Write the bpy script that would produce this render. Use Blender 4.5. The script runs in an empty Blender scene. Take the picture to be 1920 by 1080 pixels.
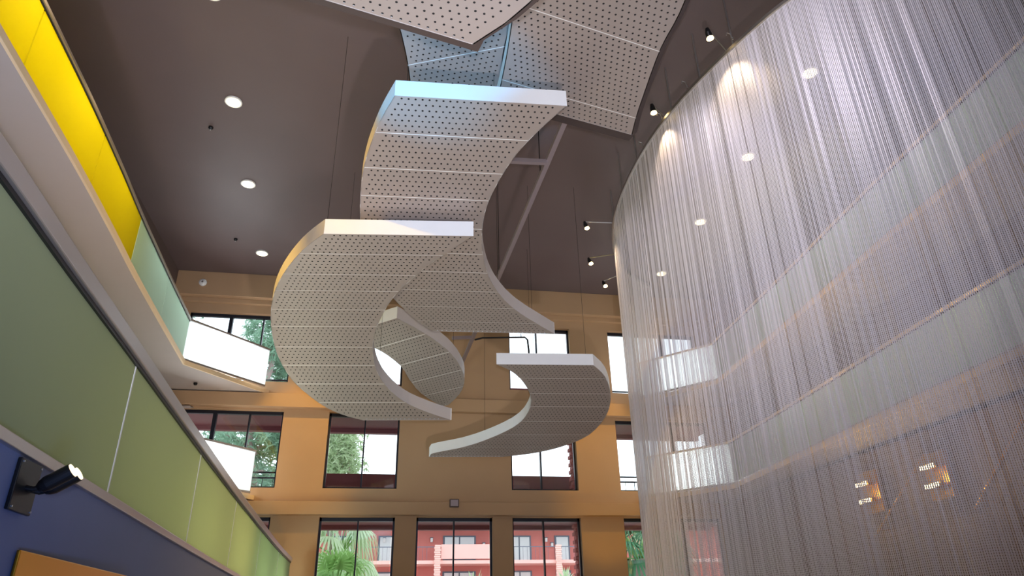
import bpy, bmesh, math, random
import numpy as np
from mathutils import Vector, Matrix
R = math.radians
random.seed(7)
sc = bpy.context.scene
C = bpy.context.scene.collection
EYE = 1.6                       # all z below are measured from eye level; everything is lifted by EYE at the end

# ---------------------------------------------------------------- camera
cam = bpy.data.cameras.new('camera'); co = bpy.data.objects.new('camera', cam); C.objects.link(co)
cam.sensor_width = 36.0; cam.lens = 1307.0 / 1920.0 * 36.0
cam.clip_start = .05; cam.clip_end = 400
th = math.atan(647.0 / 1307.0); az = R(10.5); rl = .0244
fw = Vector((math.sin(az)*math.cos(th), math.cos(az)*math.cos(th), math.sin(th)))
ri = Vector((math.cos(az), -math.sin(az), 0)); up = ri.cross(fw)
ri2 = math.cos(rl)*ri - math.sin(rl)*up; up2 = math.sin(rl)*ri + math.cos(rl)*up
co.matrix_world = Matrix(((ri2.x, up2.x, -fw.x, 0), (ri2.y, up2.y, -fw.y, 0), (ri2.z, up2.z, -fw.z, 0), (0, 0, 0, 1)))
sc.camera = co
# ---------------------------------------------------------------- world, exposure
sc.view_settings.view_transform = 'Standard'; sc.view_settings.look = 'None'
sc.view_settings.gamma = 1; sc.view_settings.exposure = 0.0; sc.view_settings.use_curve_mapping = False
w = bpy.data.worlds.new('overcast_sky'); sc.world = w; w.use_nodes = True
bg = w.node_tree.nodes['Background']; bg.inputs[0].default_value = (.86, .93, 1, 1); bg.inputs[1].default_value = 2.6

def lamp(name, kind, loc, power, col, target=None, **kw):
    d = bpy.data.lights.new(name, kind); d.energy = power; d.color = col
    for k, v in kw.items(): setattr(d, k, v)
    o = bpy.data.objects.new(name, d); C.objects.link(o); o.location = loc
    if target is not None:
        o.rotation_euler = (Vector(target) - Vector(loc)).to_track_quat('-Z', 'Y').to_euler()
    return o
WARM = (1, .66, .3); AMBER = (1, .57, .05); COOL = (.72, .82, 1)
# the photographer's flash, just above the lens
lamp('camera_flash', 'SPOT', (.02, -.02, .22), 2000, (.84, .88, 1), (2.0, 10, 8.6), spot_size=R(100), spot_blend=1, shadow_soft_size=.06)
lamp('ribbon_washer', 'SPOT', (-4.5, 5.6, 7.9), 1100, (1, .58, .05), (-1.0, 8.2, 6.0), spot_size=R(26), spot_blend=.8, shadow_soft_size=.1)
for p, t, e in (((2.4, 4.6, 9.5), (6.2, 7.2, 6.0), 400), ((3.0, 9.0, 9.5), (4.9, 9.6, 5.5), 170), ((2.6, 12.6, 9.4), (4.9, 12.6, 4.5), 110)):  # added ceiling spots without fixtures, brightening the upper curtain
    lamp('curtain_fill', 'SPOT', p, e, (.93, .88, 1), t, spot_size=R(80), spot_blend=.8, shadow_soft_size=.15)
lamp('rail_fill', 'SPOT', (2.0, 12, 4.6), 420, (1, .62, .2), (-2.0, 10.5, 1.5), spot_size=R(64), spot_blend=.8, shadow_soft_size=.15)  # added mid-air spot that tints the walkway rail orange
for z in (7.0, 4.1):  # added unseen lamps that whiten the end glass from behind
    lamp('end_panel_fill', 'AREA', (-5.2, 19.35, z), 75, (.9, .96, 1), (-4.4, 18.7, z-.05), shape='RECTANGLE', size=1.2, size_y=.8)
    lamp('end_panel_fill', 'AREA', (9.2, 19.35, z), 50, (.9, .96, 1), (8.4, 18.7, z-.05), shape='RECTANGLE', size=1.2, size_y=.8)
# floor uplight that washes the hanging ribbons from in front and below
lamp('floor_uplight', 'SPOT', (.9, .9, -1.25), 1800, (1, .93, .93), (1.2, 10, 6.1), spot_size=R(64), spot_blend=.7, shadow_soft_size=.10)
# added cool fill behind the camera; the wall there has no opening
lamp('rear_cool_fill', 'AREA', (-1.5, -3.2, 1.5), 150, (.36, .6, 1), (-1, 5, 8), shape='RECTANGLE', size=6, size_y=3, spread=R(95))
lamp('blue_spot', 'SPOT', (-3.2, 3.6, 3.4), 2600, (.05, .5, 1), (.7, 7.3, 7.2), spot_size=R(24), spot_blend=.6, shadow_soft_size=.1)
lamp('blue_accent', 'AREA', (-.2, 1.4, -.7), 34, (.22, .42, 1), (-1.9, 3.2, .5), shape='DISK', size=.5)
for y, e, c in ((3.6, 260, (.64, .76, 1)), (6.4, 240, (.68, .74, 1)), (9.4, 110, (.9, .74, .8)), (12.5, 60, (1, .66, .42)), (15.5, 40, (1, .66, .42))):  # added unseen fill on the deck, brightens the slab soffit above
    lamp('soffit_fill', 'AREA', (-3.6, y, .6), e, c, (-4.9, y+.4, 6.2), shape='SQUARE', size=1.1, spread=R(110))
lamp('ribbon_washer', 'SPOT', (-4.5, 8.6, 8.2), 1700, (1, .58, .05), (-2.6, 10.4, 5.4), spot_size=R(46), spot_blend=.8, shadow_soft_size=.1)
lamp('upward_fill', 'AREA', (1, 8, -1.3), 25, (1, .74, .52), (2, 8, 9), shape='RECTANGLE', size=6, size_y=14)  # added upward ambient fill, stands for no particular lamp
# amber wall-washers on the far wall and the balcony ends
for p, t, e, a in [((-1.6, 16.6, 9.5), (-2.5, 19.8, 4.8), 900, 36), ((.2, 15.0, 1.2), (-2.9, 19.8, 5.0), 300, 36),
                   ((5.6, 16.4, 9.5), (6.3, 19.8, 4.8), 700, 32), ((5.9, 17.2, -.5), (6.2, 19.7, 3.4), 160, 46), ((-.6, 15.8, -1.2), (-2.1, 19.7, 2.4), 160, 40)]:
    lamp('wall_washer', 'SPOT', p, e, AMBER, t, spot_size=R(a), spot_blend=.6, shadow_soft_size=.08)
for p, t in (((6.9, 8.2, 3.4), (8.9, 9.4, 6.3)), ((6.9, 12.0, 3.8), (9.0, 13.2, 6.3)), ((7.2, 9.0, .8), (8.9, 10.6, 3.4)), ((6.9, 12.6, 1.0), (9.1, 13.8, 3.4))):  # added unseen spots inside the curtain that gild the right slab edges
    lamp('balcony_edge_fill', 'SPOT', p, 170, (1, .66, .25), t, spot_size=R(95), spot_blend=.7, shadow_soft_size=.08)
# yellow wall lamps behind the glass of the upper left balcony
for y, e in ((4.6, 22), (6.8, 34), (9.0, 28), (11.2, 16)):
    lamp('balcony_lamp', 'AREA', (-5.95, y, 7.9), e, (1, .92, .2), (-4.8, y, 6.9), shape='RECTANGLE', size=1.6, size_y=.5)
for y, e in ((5, 12), (8, 12), (11, 12), (14, 12)):
    lamp('balcony_lamp', 'AREA', (10.1, y, 8.1), e, (.95, 1, .9), (8.9, y, 6.9), shape='RECTANGLE', size=1.6, size_y=.5)
    lamp('balcony_lamp', 'AREA', (10.1, y, 5.4), e, (.95, 1, .85), (8.9, y, 4), shape='RECTANGLE', size=1.6, size_y=.5)
for y, e in ((14.5, 12), (17.0, 16)):
    lamp('balcony_lamp', 'AREA', (-6.1, y, 8.2), e, (.8, 1, .9), (-4.8, y, 6.9), shape='RECTANGLE', size=1.6, size_y=.5)
for y, e in ((2.6, 9), (5.5, 46), (8.2, 88), (11.2, 95), (14.2, 90), (17.2, 100)):
    lamp('walkway_lamp', 'AREA', (-3.3, y, 1.15), e, (1, .93, .66) if y < 12 else (.75, .97, .85), (-1.9, y-.2, .75), shape='RECTANGLE', size=2.4, size_y=.8)

# ---------------------------------------------------------------- materials
def mat(name, col, rough=.6, metal=0, noise=0, nscale=8, spec=.5, trans=0, bump=0):
    m = bpy.data.materials.new(name); m.use_nodes = True; nt = m.node_tree; b = nt.nodes['Principled BSDF']
    b.inputs['Base Color'].default_value = (*col, 1); b.inputs['Roughness'].default_value = rough
    b.inputs['Metallic'].default_value = metal; b.inputs['Specular IOR Level'].default_value = spec
    if noise or bump:
        tc = nt.nodes.new('ShaderNodeTexCoord'); n = nt.nodes.new('ShaderNodeTexNoise'); n.inputs['Scale'].default_value = nscale
        n.inputs['Detail'].default_value = 5; nt.links.new(tc.outputs['Object'], n.inputs['Vector'])
        if noise:
            mx = nt.nodes.new('ShaderNodeMix'); mx.data_type = 'RGBA'
            mx.inputs[6].default_value = (*[c*(1-noise) for c in col], 1); mx.inputs[7].default_value = (*[min(1, c*(1+noise)) for c in col], 1)
            nt.links.new(n.outputs['Fac'], mx.inputs[0]); nt.links.new(mx.outputs[2], b.inputs['Base Color'])
        if bump:
            bp = nt.nodes.new('ShaderNodeBump'); bp.inputs['Strength'].default_value = bump; bp.inputs['Distance'].default_value = .01
            nt.links.new(n.outputs['Fac'], bp.inputs['Height']); nt.links.new(bp.outputs[0], b.inputs['Normal'])
    if trans:
        t = nt.nodes.new('ShaderNodeBsdfTranslucent'); t.inputs[0].default_value = (*col, 1)
        ms = nt.nodes.new('ShaderNodeMixShader'); ms.inputs[0].default_value = trans
        nt.links.new(b.outputs[0], ms.inputs[1]); nt.links.new(t.outputs[0], ms.inputs[2])
        nt.links.new(ms.outputs[0], nt.nodes['Material Output'].inputs[0])
    return m
def emis(name, col, s):
    m = bpy.data.materials.new(name); m.use_nodes = True; nt = m.node_tree; nt.nodes.clear()
    e = nt.nodes.new('ShaderNodeEmission'); e.inputs[0].default_value = (*col, 1); e.inputs[1].default_value = s
    o = nt.nodes.new('ShaderNodeOutputMaterial'); nt.links.new(e.outputs[0], o.inputs[0]); return m
def frosted(name, col):
    m = bpy.data.materials.new(name); m.use_nodes = True; nt = m.node_tree; nt.nodes.clear()
    r = nt.nodes.new('ShaderNodeBsdfRefraction'); r.inputs['IOR'].default_value = 1.02; r.inputs['Roughness'].default_value = .45; r.inputs[0].default_value = (*col, 1)
    t = nt.nodes.new('ShaderNodeBsdfTranslucent'); t.inputs[0].default_value = (*col, 1)
    x = nt.nodes.new('ShaderNodeMixShader'); x.inputs[0].default_value = .2; o = nt.nodes.new('ShaderNodeOutputMaterial')
    nt.links.new(r.outputs[0], x.inputs[1]); nt.links.new(t.outputs[0], x.inputs[2]); nt.links.new(x.outputs[0], o.inputs[0]); return m
def clear_glass(name, tint, refl=.06):
    m = bpy.data.materials.new(name); m.use_nodes = True; nt = m.node_tree; nt.nodes.clear()
    t = nt.nodes.new('ShaderNodeBsdfTransparent'); t.inputs[0].default_value = (*tint, 1)
    g = nt.nodes.new('ShaderNodeBsdfGlossy'); g.inputs['Roughness'].default_value = .03
    x = nt.nodes.new('ShaderNodeMixShader'); x.inputs[0].default_value = refl
    o = nt.nodes.new('ShaderNodeOutputMaterial')
    nt.links.new(t.outputs[0], x.inputs[1]); nt.links.new(g.outputs[0], x.inputs[2]); nt.links.new(x.outputs[0], o.inputs[0]); return m
def brushed(name, col, rough=.35, metal=.85, sc_=(2, 2, 90)):
    m = mat(name, col, rough, metal); nt = m.node_tree; b = nt.nodes['Principled BSDF']
    tc = nt.nodes.new('ShaderNodeTexCoord'); mp = nt.nodes.new('ShaderNodeMapping'); mp.inputs['Scale'].default_value = sc_
    n = nt.nodes.new('ShaderNodeTexNoise'); n.inputs['Scale'].default_value = 3; bp = nt.nodes.new('ShaderNodeBump'); bp.inputs['Strength'].default_value = .15
    nt.links.new(tc.outputs['Object'], mp.inputs[0]); nt.links.new(mp.outputs[0], n.inputs['Vector'])
    nt.links.new(n.outputs['Fac'], bp.inputs['Height']); nt.links.new(bp.outputs[0], b.inputs['Normal']); return m
M = dict(
 ceiling=mat('ceiling_paint', (.13, .094, .093), .55, noise=.12, nscale=.6, bump=.1),
 wall=mat('tan_plaster', (.45, .29, .165), .8, noise=.05, nscale=1.5, bump=.15),
 dark=mat('dark_brown_plaster', (.12, .085, .075), .8, noise=.1, nscale=1),
 soffit=mat('pale_plaster', (.47, .41, .38), .75, noise=.04, nscale=2, bump=.1),
 edge=mat('cream_plaster', (.85, .66, .42), .6, noise=.05, nscale=2),
 blue=mat('slate_blue_plaster', (.15, .18, .31), .7, noise=.06, nscale=2, bump=.1),
 floor=mat('stone_floor', (.38, .33, .28), .35, noise=.15, nscale=3),
 rail=brushed('brushed_rail', (.55, .50, .47)),
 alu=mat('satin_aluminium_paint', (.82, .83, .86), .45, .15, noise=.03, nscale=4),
 soffit_metal=mat('perforated_aluminium', (.38, .32, .29), .5, .45, noise=.04, nscale=3), hole_shade=mat('hole_shade_black', (.02, .018, .018), .9),
 shadow_edge=mat('edge_shadow_brown', (.045, .03, .027), .6),
 seam=mat('bright_seam_trim', (.85, .83, .8), .35, .3),
 black=mat('black_metal', (.012, .012, .014), .35, .4),
 bronze=mat('dark_bronze_frame', (.012, .014, .025), .45, .3),
 tube=mat('mauve_steel_tube', (.33, .27, .28), .4, .4),
 steel=brushed('steel_rod', (.5, .47, .45), .3, .9),
 brass=brushed('brushed_brass', (.62, .30, .03), .32, .95, (30, 2, 2)),
 gfrost=mat('green_frosted_glass', (.40, .44, .28), .6, noise=.05, nscale=1.2, trans=.55),
 wfrost=mat('teal_frosted_glass', (.80, .92, .86), .4, trans=.85), ylit=mat('yellow_lit_frosted_glass', (.92, .80, .06), .4, trans=.9), efrost=mat('bright_frosted_glass', (.93, .97, .97), .3, trans=.85), alus=mat('shaded_aluminium_skirt', (.50, .46, .44), .5, .2),  # yellow lamp glow and the skirts' shade are put into the colours
 pane=clear_glass('window_glass', (.93, .96, .97)),
 white=mat('white_plastic', (.8, .8, .78), .4),
 maroon=mat('maroon_stucco', (.20, .045, .05), .6, noise=.1, nscale=2),
 red=mat('red_stucco', (.66, .21, .18), .8, noise=.08, nscale=1.5),
 pink=mat('pink_plaster', (.92, .52, .46), .8, noise=.06, nscale=1.5),
 brick=mat('red_brick', (.42, .10, .09), .8, noise=.15, nscale=6),
 pbrick=mat('pale_brick', (.9, .55, .48), .8, noise=.12, nscale=4),
 curtain=mat('white_curtain_glass', (.75, .8, .8), .5, noise=.08, nscale=2),
 frame2=mat('slate_window_frame', (.12, .15, .2), .5),
 leaf=mat('palm_green', (.30, .52, .16), .5, noise=.3, nscale=3, trans=.35),
 leaf2=mat('pale_palm_green', (.55, .68, .42), .5, noise=.25, nscale=3, trans=.35),
 pine=mat('pine_green', (.26, .44, .30), .6, noise=.4, nscale=2, trans=.3),
 dkleaf=mat('dark_frond_green', (.06, .22, .10), .5, noise=.4, nscale=3, trans=.25),
 bark=mat('pinkish_bark', (.38, .27, .25), .9, noise=.35, nscale=9, bump=.6),
 bulb=emis('lamp_glow', (1, .72, .32), 9), disc=emis('downlight_glow', (1, .86, .5), 5),
 lens=emis('spot_lens_glow', (1, .78, .5), 2.2),
)
# ---------------------------------------------------------------- helpers
class MB:
    def __init__(s): s.bm = bmesh.new()
    def box(s, x0, x1, y0, y1, z0, z1):
        v = [s.bm.verts.new(p) for p in ((x0,y0,z0),(x1,y0,z0),(x1,y1,z0),(x0,y1,z0),(x0,y0,z1),(x1,y0,z1),(x1,y1,z1),(x0,y1,z1))]
        for f in ((0,3,2,1),(4,5,6,7),(0,1,5,4),(1,2,6,5),(2,3,7,6),(3,0,4,7)): s.bm.faces.new([v[i] for i in f])
        return s
    def face(s, pts): s.bm.faces.new([s.bm.verts.new(p) for p in pts]); return s
    def tube(s, pts, r, n=10, caps=True):
        P = [Vector(p) for p in pts]; rings = []
        rr = r if isinstance(r, (list, tuple)) else [r]*len(P)
        ref = None
        for i, p in enumerate(P):
            d = (P[min(i+1, len(P)-1)] - P[max(i-1, 0)]).normalized()
            if ref is None: ref = Vector((0,0,1)) if abs(d.z) < .9 else Vector((1,0,0))
            a = d.cross(ref).normalized(); b = a.cross(d).normalized(); ref = b
            rings.append([s.bm.verts.new(p + (a*math.cos(t)+b*math.sin(t))*rr[i]) for t in [2*math.pi*k/n for k in range(n)]])
        for A, B in zip(rings, rings[1:]):
            for k in range(n): s.bm.faces.new((A[k], A[(k+1)%n], B[(k+1)%n], B[k]))
        if caps: s.bm.faces.new(rings[0][::-1]); s.bm.faces.new(rings[-1])
        return s
    def sweep(s, path, prof, closed=True):
        """profile (offset to the left normal, z) swept along a plan path of (x, y)"""
        P = [Vector((p[0], p[1])) for p in path]; rings = []
        for i, p in enumerate(P):
            d0 = (P[i]-P[i-1]).normalized() if i else (P[1]-P[0]).normalized()
            d1 = (P[i+1]-P[i]).normalized() if i < len(P)-1 else d0
            n0 = Vector((-d0.y, d0.x)); n1 = Vector((-d1.y, d1.x)); n = (n0+n1).normalized(); n /= max(.3, n.dot(n0))
            rings.append([s.bm.verts.new((p.x+n.x*o, p.y+n.y*o, z)) for o, z in prof])
        m = len(prof)
        for A, B in zip(rings, rings[1:]):
            for k in range(m if closed else m-1): s.bm.faces.new((A[k], B[k], B[(k+1)%m], A[(k+1)%m]))
        if closed: s.bm.faces.new(rings[0]); s.bm.faces.new(rings[-1][::-1])
        return s
    def prism(s, poly, z0, z1):
        a = [s.bm.verts.new((x, y, z0)) for x, y in poly]; b = [s.bm.verts.new((x, y, z1)) for x, y in poly]
        s.bm.faces.new(a[::-1]); s.bm.faces.new(b)
        for k in range(len(a)): s.bm.faces.new((a[k], a[(k+1)%len(a)], b[(k+1)%len(a)], b[k]))
        return s
    def build(s, name, m, parent=None, smooth=False, bevel=0, fix=True):
        if fix: bmesh.ops.recalc_face_normals(s.bm, faces=s.bm.faces)
        me = bpy.data.meshes.new(name); s.bm.to_mesh(me); s.bm.free(); me.materials.append(m)
        if smooth: me.shade_smooth()
        o = bpy.data.objects.new(name, me); C.objects.link(o); o.parent = parent
        if bevel:
            b = o.modifiers.new('bevel', 'BEVEL'); b.width = bevel; b.segments = 2; b.limit_method = 'ANGLE'
        return o
def tag(o, label=None, cat=None, group=None, kind=None):
    if label: o['label'] = label
    if cat: o['category'] = cat
    if group: o['group'] = group
    if kind: o['kind'] = kind
    return o
def empty(name, loc, rz=0):
    o = bpy.data.objects.new(name, None); C.objects.link(o); o.location = loc; o.rotation_euler = (0,0,rz); o.empty_display_size = .1; return o
def copy_tree(o, parent=None):
    c = o.copy(); C.objects.link(c); c.parent = parent
    for ch in list(o.children): copy_tree(ch, c)
    return c
def local(path, o): return [(x-o[0], y-o[1]) for x, y in path]
def resample(path, step):
    P = [np.array(p, float) for p in path]; out = [P[0]]; acc = 0
    for a, b in zip(P, P[1:]):
        L = np.linalg.norm(b-a); t = step-acc
        while t < L: out.append(a+(b-a)*t/L); t += step
        acc = (acc+L) % step if t != L else 0
    return out
def catmull(pts, n=8):
    P = [np.array(p, float) for p in pts]; P = [2*P[0]-P[1]]+P+[2*P[-1]-P[-2]]; out = []
    for i in range(1, len(P)-2):
        p0, p1, p2, p3 = P[i-1:i+3]
        for k in range(n):
            u = k/n; out.append(.5*((2*p1)+(-p0+p2)*u+(2*p0-5*p1+4*p2-p3)*u*u+(-p0+3*p1-3*p2+p3)*u**3))
    out.append(P[-2]); return [tuple(q) for q in out]
def struct(o, label=None, cat='structure'): o['kind'] = 'structure'; o['label'] = label; o['category'] = cat; return o
# ================================================================ STRUCTURE
YW = 20.0
FL = -EYE
struct(MB().box(-6.6, 10.9, -4.2, 20.3, FL-.2, FL).build('floor', M['floor']), 'pale stone floor of the atrium lobby', 'floor')
struct(MB().box(-6.6, 10.9, -4.2, 20.3, 9.88, 10.1).build('ceiling', M['ceiling']), 'dark brown painted ceiling over the atrium', 'ceiling')
struct(MB().box(-6.6, -6.4, -4.2, 20.3, FL, 9.88).build('wall_left', M['dark']), 'dark brown wall behind the left balconies', 'wall')
struct(MB().box(10.7, 10.9, -4.2, 20.3, FL, 9.88).build('wall_right', M['dark']), 'dark brown wall behind the right balconies', 'wall')
struct(MB().box(-6.4, 10.7, -4.2, -4.0, FL, 9.88).build('wall_front', M['wall']), 'tan wall behind the viewer', 'wall')
# far wall with openings
OPEN = []          # (x0,x1,z0,z1, [mullions], side)
rowz = [(-1.3, 2.90), (3.65, 5.78), (6.62, 8.72)]
for r_, (z0, z1) in enumerate(rowz):
    OPEN.append((-5.95, -2.93, z0, z1, [-4.79, -3.86], 'rail'))
    OPEN.append((-1.68, .32, z0, z1, [-.66], 'wall'))
    if r_ == 0: OPEN.append((.90, 3.00, z0, z1, [1.94], 'wall'))
    OPEN.append((3.56, 5.53, z0, z1, [4.47], 'wall'))
    OPEN.append((6.80, 9.80, z0, z1, [7.72, 8.66], 'rail'))
xs = sorted({-6.4, 10.7} | {o[0] for o in OPEN} | {o[1] for o in OPEN})
zs = sorted({FL, 9.88} | {o[2] for o in OPEN} | {o[3] for o in OPEN})
wb = MB()
for xa, xb_ in zip(xs, xs[1:]):
    run = None
    for za, zb in zip(zs, zs[1:]):
        hole = any(o[0] <= xa+.001 and xb_ <= o[1]+.001 and o[2] <= za+.001 and zb <= o[3]+.001 for o in OPEN)
        if hole:
            if run is not None: wb.box(xa, xb_, YW, YW+.3, run, za); run = None
        elif run is None: run = za
    if run is not None: wb.box(xa, xb_, YW, YW+.3, run, zs[-1])
struct(wb.build('wall_back', M['wall']), 'tan plaster far wall with three rows of windows', 'wall')
for i, (z0, z1, d, lb) in enumerate([(2.93, 3.27, .22, 'plaster band above the lowest far windows'), (5.83, 6.22, .22, 'plaster band between the middle and top far windows'), (9.12, 9.88, .30, 'deep plaster band under the far edge of the ceiling')]):
    struct(MB().box(-6.4, 10.7, YW-d, YW, z0, z1).build('trim_%d' % (i+1), M['wall'], bevel=.01), lb, 'trim')
struct(MB().box(-6.4, 10.7, YW-.12, YW, 8.98, 9.12).build('trim_4', M['wall'], bevel=.01), 'small ledge below the deep band at the ceiling', 'trim')
names = ['left opening', 'second opening from the left', 'opening', 'third opening', 'right opening']
for i, (x0, x1, z0, z1, mu, side) in enumerate(OPEN):
    wd = empty('window_%d' % (i+1), ((x0+x1)/2, YW+.2, z0))
    row = ['bottom', 'middle', 'top'][[-1.3, 3.65, 6.62].index(z0)]
    struct(wd, 'dark framed window at x %.0f in the %s row' % (x0, row), 'window')
    side_word = {-5.95: 'at the far left behind the balcony', -1.68: 'left of centre', .90: 'in the centre', 3.56: 'right of centre', 6.80: 'at the far right beside the curtain'}[x0]
    wd['label'] = 'dark framed window %s, %s row of the far wall' % (side_word, row)
    cx = (x0+x1)/2; t = .055
    f = MB(); h = z1-z0
    f.box(x0-cx, x1-cx, -.05, .05, h-.09, h); f.box(x0-cx, x1-cx, -.05, .05, 0, t)
    f.box(x0-cx, x0-cx+t, -.05, .05, 0, h); f.box(x1-cx-t, x1-cx, -.05, .05, 0, h)
    f.build('window_frame', M['bronze'], wd)
    for k, mx in enumerate(mu):
        wdt = .10 if (side == 'rail' and (k == 0 if x0 < 0 else k == 1)) else .04
        MB().box(mx-cx-wdt/2, mx-cx+wdt/2, -.06, .06, t, h-.09).build('mullion', M['bronze'], wd)
    ed = [x0+t] + mu + [x1-t]
    for a, b in zip(ed, ed[1:]):
        MB().box(a-cx+.03, b-cx-.03, -.006, .006, t, h-.09).build('pane', M['pane'], wd)

# ================================================================ EXTERIOR just outside: red decks
for i, (z0, lb) in enumerate([(2.98, 'maroon outdoor deck over the lowest windows'), (5.9, 'maroon outdoor deck over the middle windows')]):
    dk = empty('outdoor_deck', (1.9, 21.4, z0)); tag(dk, lb, 'balcony')
    MB().box(-8.6, 8.6, -1.05, 1.05, 0, .22).build('deck_slab', M['maroon'], dk)
    MB().box(-3.9, 4.05, .85, 1.02, .22, 1.52).build('parapet', M['maroon'], dk)
    MB().box(-8.6, 8.6, .85, 1.05, -.12, 0).build('edge_beam', M['maroon'], dk)
    for sx in (-1, 1):
        a, b = sx*8.5, sx*4.15
        if a > b: a, b = b, a
        for zz in (1.36, 1.52): MB().box(a, b, .92, .96, zz, zz+.045).build('handrail', M['bronze'], dk)
        pk = MB()
        for k in range(14): x = a+(b-a)*(k+.5)/14; pk.box(x-.008, x+.008, .93, .95, .22, 1.36)
        pk.build('pickets', M['bronze'], dk)['kind'] = 'stuff'
# brick column beside the right of centre windows
bc = empty('brick_column', (5.98, 22.0, FL)); tag(bc, 'red brick column outside, seen at the right edge of the right of centre windows', 'column')
bme = None
for k in range(84):
    if bme is None:
        b0 = MB().box(-.15, .15, -.15, .15, 0, .105).build('brick', M['brick'], bc, bevel=.008); bme = b0.data; o = b0
    else:
        o = b0.copy(); C.objects.link(o); o.parent = bc
    o.location = (.035 if k % 2 else -.015, 0, k*.118)

# ================================================================ BALCONIES
LP = catmull([(-4.55, 2.2), (-4.62, 4.0), (-4.72, 6.9), (-4.79, 9.2), (-4.89, 11.1), (-5.0, 12.7), (-5.08, 14.2), (-5.16, 15.9), (-5.24, 17.75)], 5)
def interp_y(path, y):
    for a, b in zip(path, path[1:]):
        if min(a[1], b[1]) <= y <= max(a[1], b[1]):
            t = (y-a[1])/(b[1]-a[1]+1e-9); return (a[0]+(b[0]-a[0])*t, y)
    return path[-1]
def seg(path, y0, y1):
    mid = [p for p in path if y0+.01 < p[1] < y1-.01]
    return [interp_y(path, y0)] + mid + [interp_y(path, y1)]
RET = (-3.5, 19.72)          # where the short return meets the far wall
def mirror(p): return [(4.0-x, y) for x, y in p]
def balcony(zr, side, label, yellow):
    path = LP + [RET]
    zg0, zs0 = zr-1.05, zr-1.20
    b = empty('balcony', (-4.9 if side < 0 else 8.9, 11, zs0)); tag(b, label, 'balcony')
    F = (lambda p: p) if side < 0 else mirror
    def loc(p): return [(x-b.location.x, y-11) for x, y in F(p)]
    O = b.location.z
    s_ = -1 if side < 0 else 1
    # slab as polygon
    outer = [(x+.07, y) for x, y in LP] + [(RET[0]+.07, 20.0)]
    poly = loc(outer + [(-6.4, 20.0), (-6.4, LP[0][1])])
    MB().prism(poly, 0, .1).build('slab', M['soffit'], b)
    MB().sweep(loc(outer), [(-.02, -.005), (.02, -.005), (.02, .11), (-.02, .11)]).build('edge_band', M['edge'], b)
    MB().sweep(loc(path), [(-.045, zr-O), (.045, zr-O), (.045, zr-O+.05), (-.045, zr-O+.05)]).build('top_rail', M['rail'] if side < 0 else M['edge'], b)
    MB().sweep(loc(path), [(-.03, zg0-O-.03), (.03, zg0-O-.03), (.03, zg0-O+.02), (-.03, zg0-O+.02)]).build('base_rail', M['rail'], b)
    MB().sweep(loc(LP), [(-.02, zr-O-.03), (.02, zr-O-.03), (.02, zr-O), (-.02, zr-O)]).build('gap_shadow_strip', M['black'], b)  # black strip painted in for the shadow under the rail
    js = [2.2, 4.87, 7.47, 10.07, 12.67, 15.27, 17.75]
    for a, c in zip(js, js[1:]):
        MB().sweep(loc(seg(LP, a+.012, c-.012)), [(-.008, zg0-O+.02), (.008, zg0-O+.02), (.008, zr-O), (-.008, zr-O)]).build('glass_panel', M['ylit'] if (side < 0 and yellow and c < 13) else M['wfrost'], b)
    MB().sweep(loc([LP[-1], RET]), [(-.008, zg0-O+.02), (.008, zg0-O+.02), (.008, zr-O), (-.008, zr-O)]).build('glass_panel', M['efrost'], b)['label'] = 'bright white end glass panel'
    return b
balcony(7.45, -1, 'upper left balcony with yellow-lit frosted glass balustrade', True)
balcony(4.53, -1, 'middle left balcony, its white end panel showing above the green walkway rail', True)
balcony(7.45, 1, 'upper right balcony glimpsed through the bead curtain', True)
balcony(4.53, 1, 'middle right balcony glimpsed through the bead curtain', True)

# near walkway with green glass, lower left
NP = catmull([(-1.55, .9), (-1.60, 1.8), (-1.63, 2.7), (-1.68, 3.6), (-1.74, 4.9), (-1.87, 7.5), (-1.99, 10.3), (-2.10, 13.4), (-2.2, 16.6), (-2.24, 19.4)], 5)
wk = empty('walkway', (-2, 10, .5)); tag(wk, 'near left raised walkway with green frosted glass parapet and slate blue base', 'balcony')
def wl(p, dx=0): return [(x+2+dx, y-10) for x, y in p]
MB().sweep(wl(NP), [(-.05, 1.22), (.05, 1.22), (.05, 1.32), (-.05, 1.32)]).build('top_rail', M['rail'], wk, bevel=.008)
MB().sweep(wl(NP), [(-.035, .29), (.035, .29), (.035, .345), (-.035, .345)]).build('base_rail', M['rail'], wk, bevel=.005)
for a, c in zip([.9, 2.3, 4.9, 7.55, 10.3, 13.35, 16.75], [2.3, 4.9, 7.55, 10.3, 13.35, 16.75, 19.4]):
    MB().sweep(wl(seg(NP, a+.008, c-.008)), [(-.008, .345), (.008, .345), (.008, 1.22), (-.008, 1.22)]).build('glass_panel', M['gfrost'], wk)
MB().sweep(wl(NP), [(-.025, 1.195), (.025, 1.195), (.025, 1.218), (-.025, 1.218)]).build('gap_shadow_strip', M['black'], wk)  # dark gap below the rail drawn as a black strip
for yj in (2.3, 4.9, 7.55, 10.3, 13.35, 16.75):
    q_ = interp_y(NP, yj); MB().box(q_[0]+2-.012, q_[0]+2+.012, yj-10-.009, yj-10+.009, .345, 1.2).build('joint_strip', M['seam'], wk)
MB().sweep(wl(NP, -.01), [(-.02, FL-.5), (.02, FL-.5), (.02, .29), (-.02, .29)]).build('base_wall', M['blue'], wk)
MB().prism(wl([(x-.05, y) for x, y in NP]+[(-6.4, 19.4), (-6.4, .9)]), .05, .2).build('deck', M['soffit'], wk)

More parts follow.
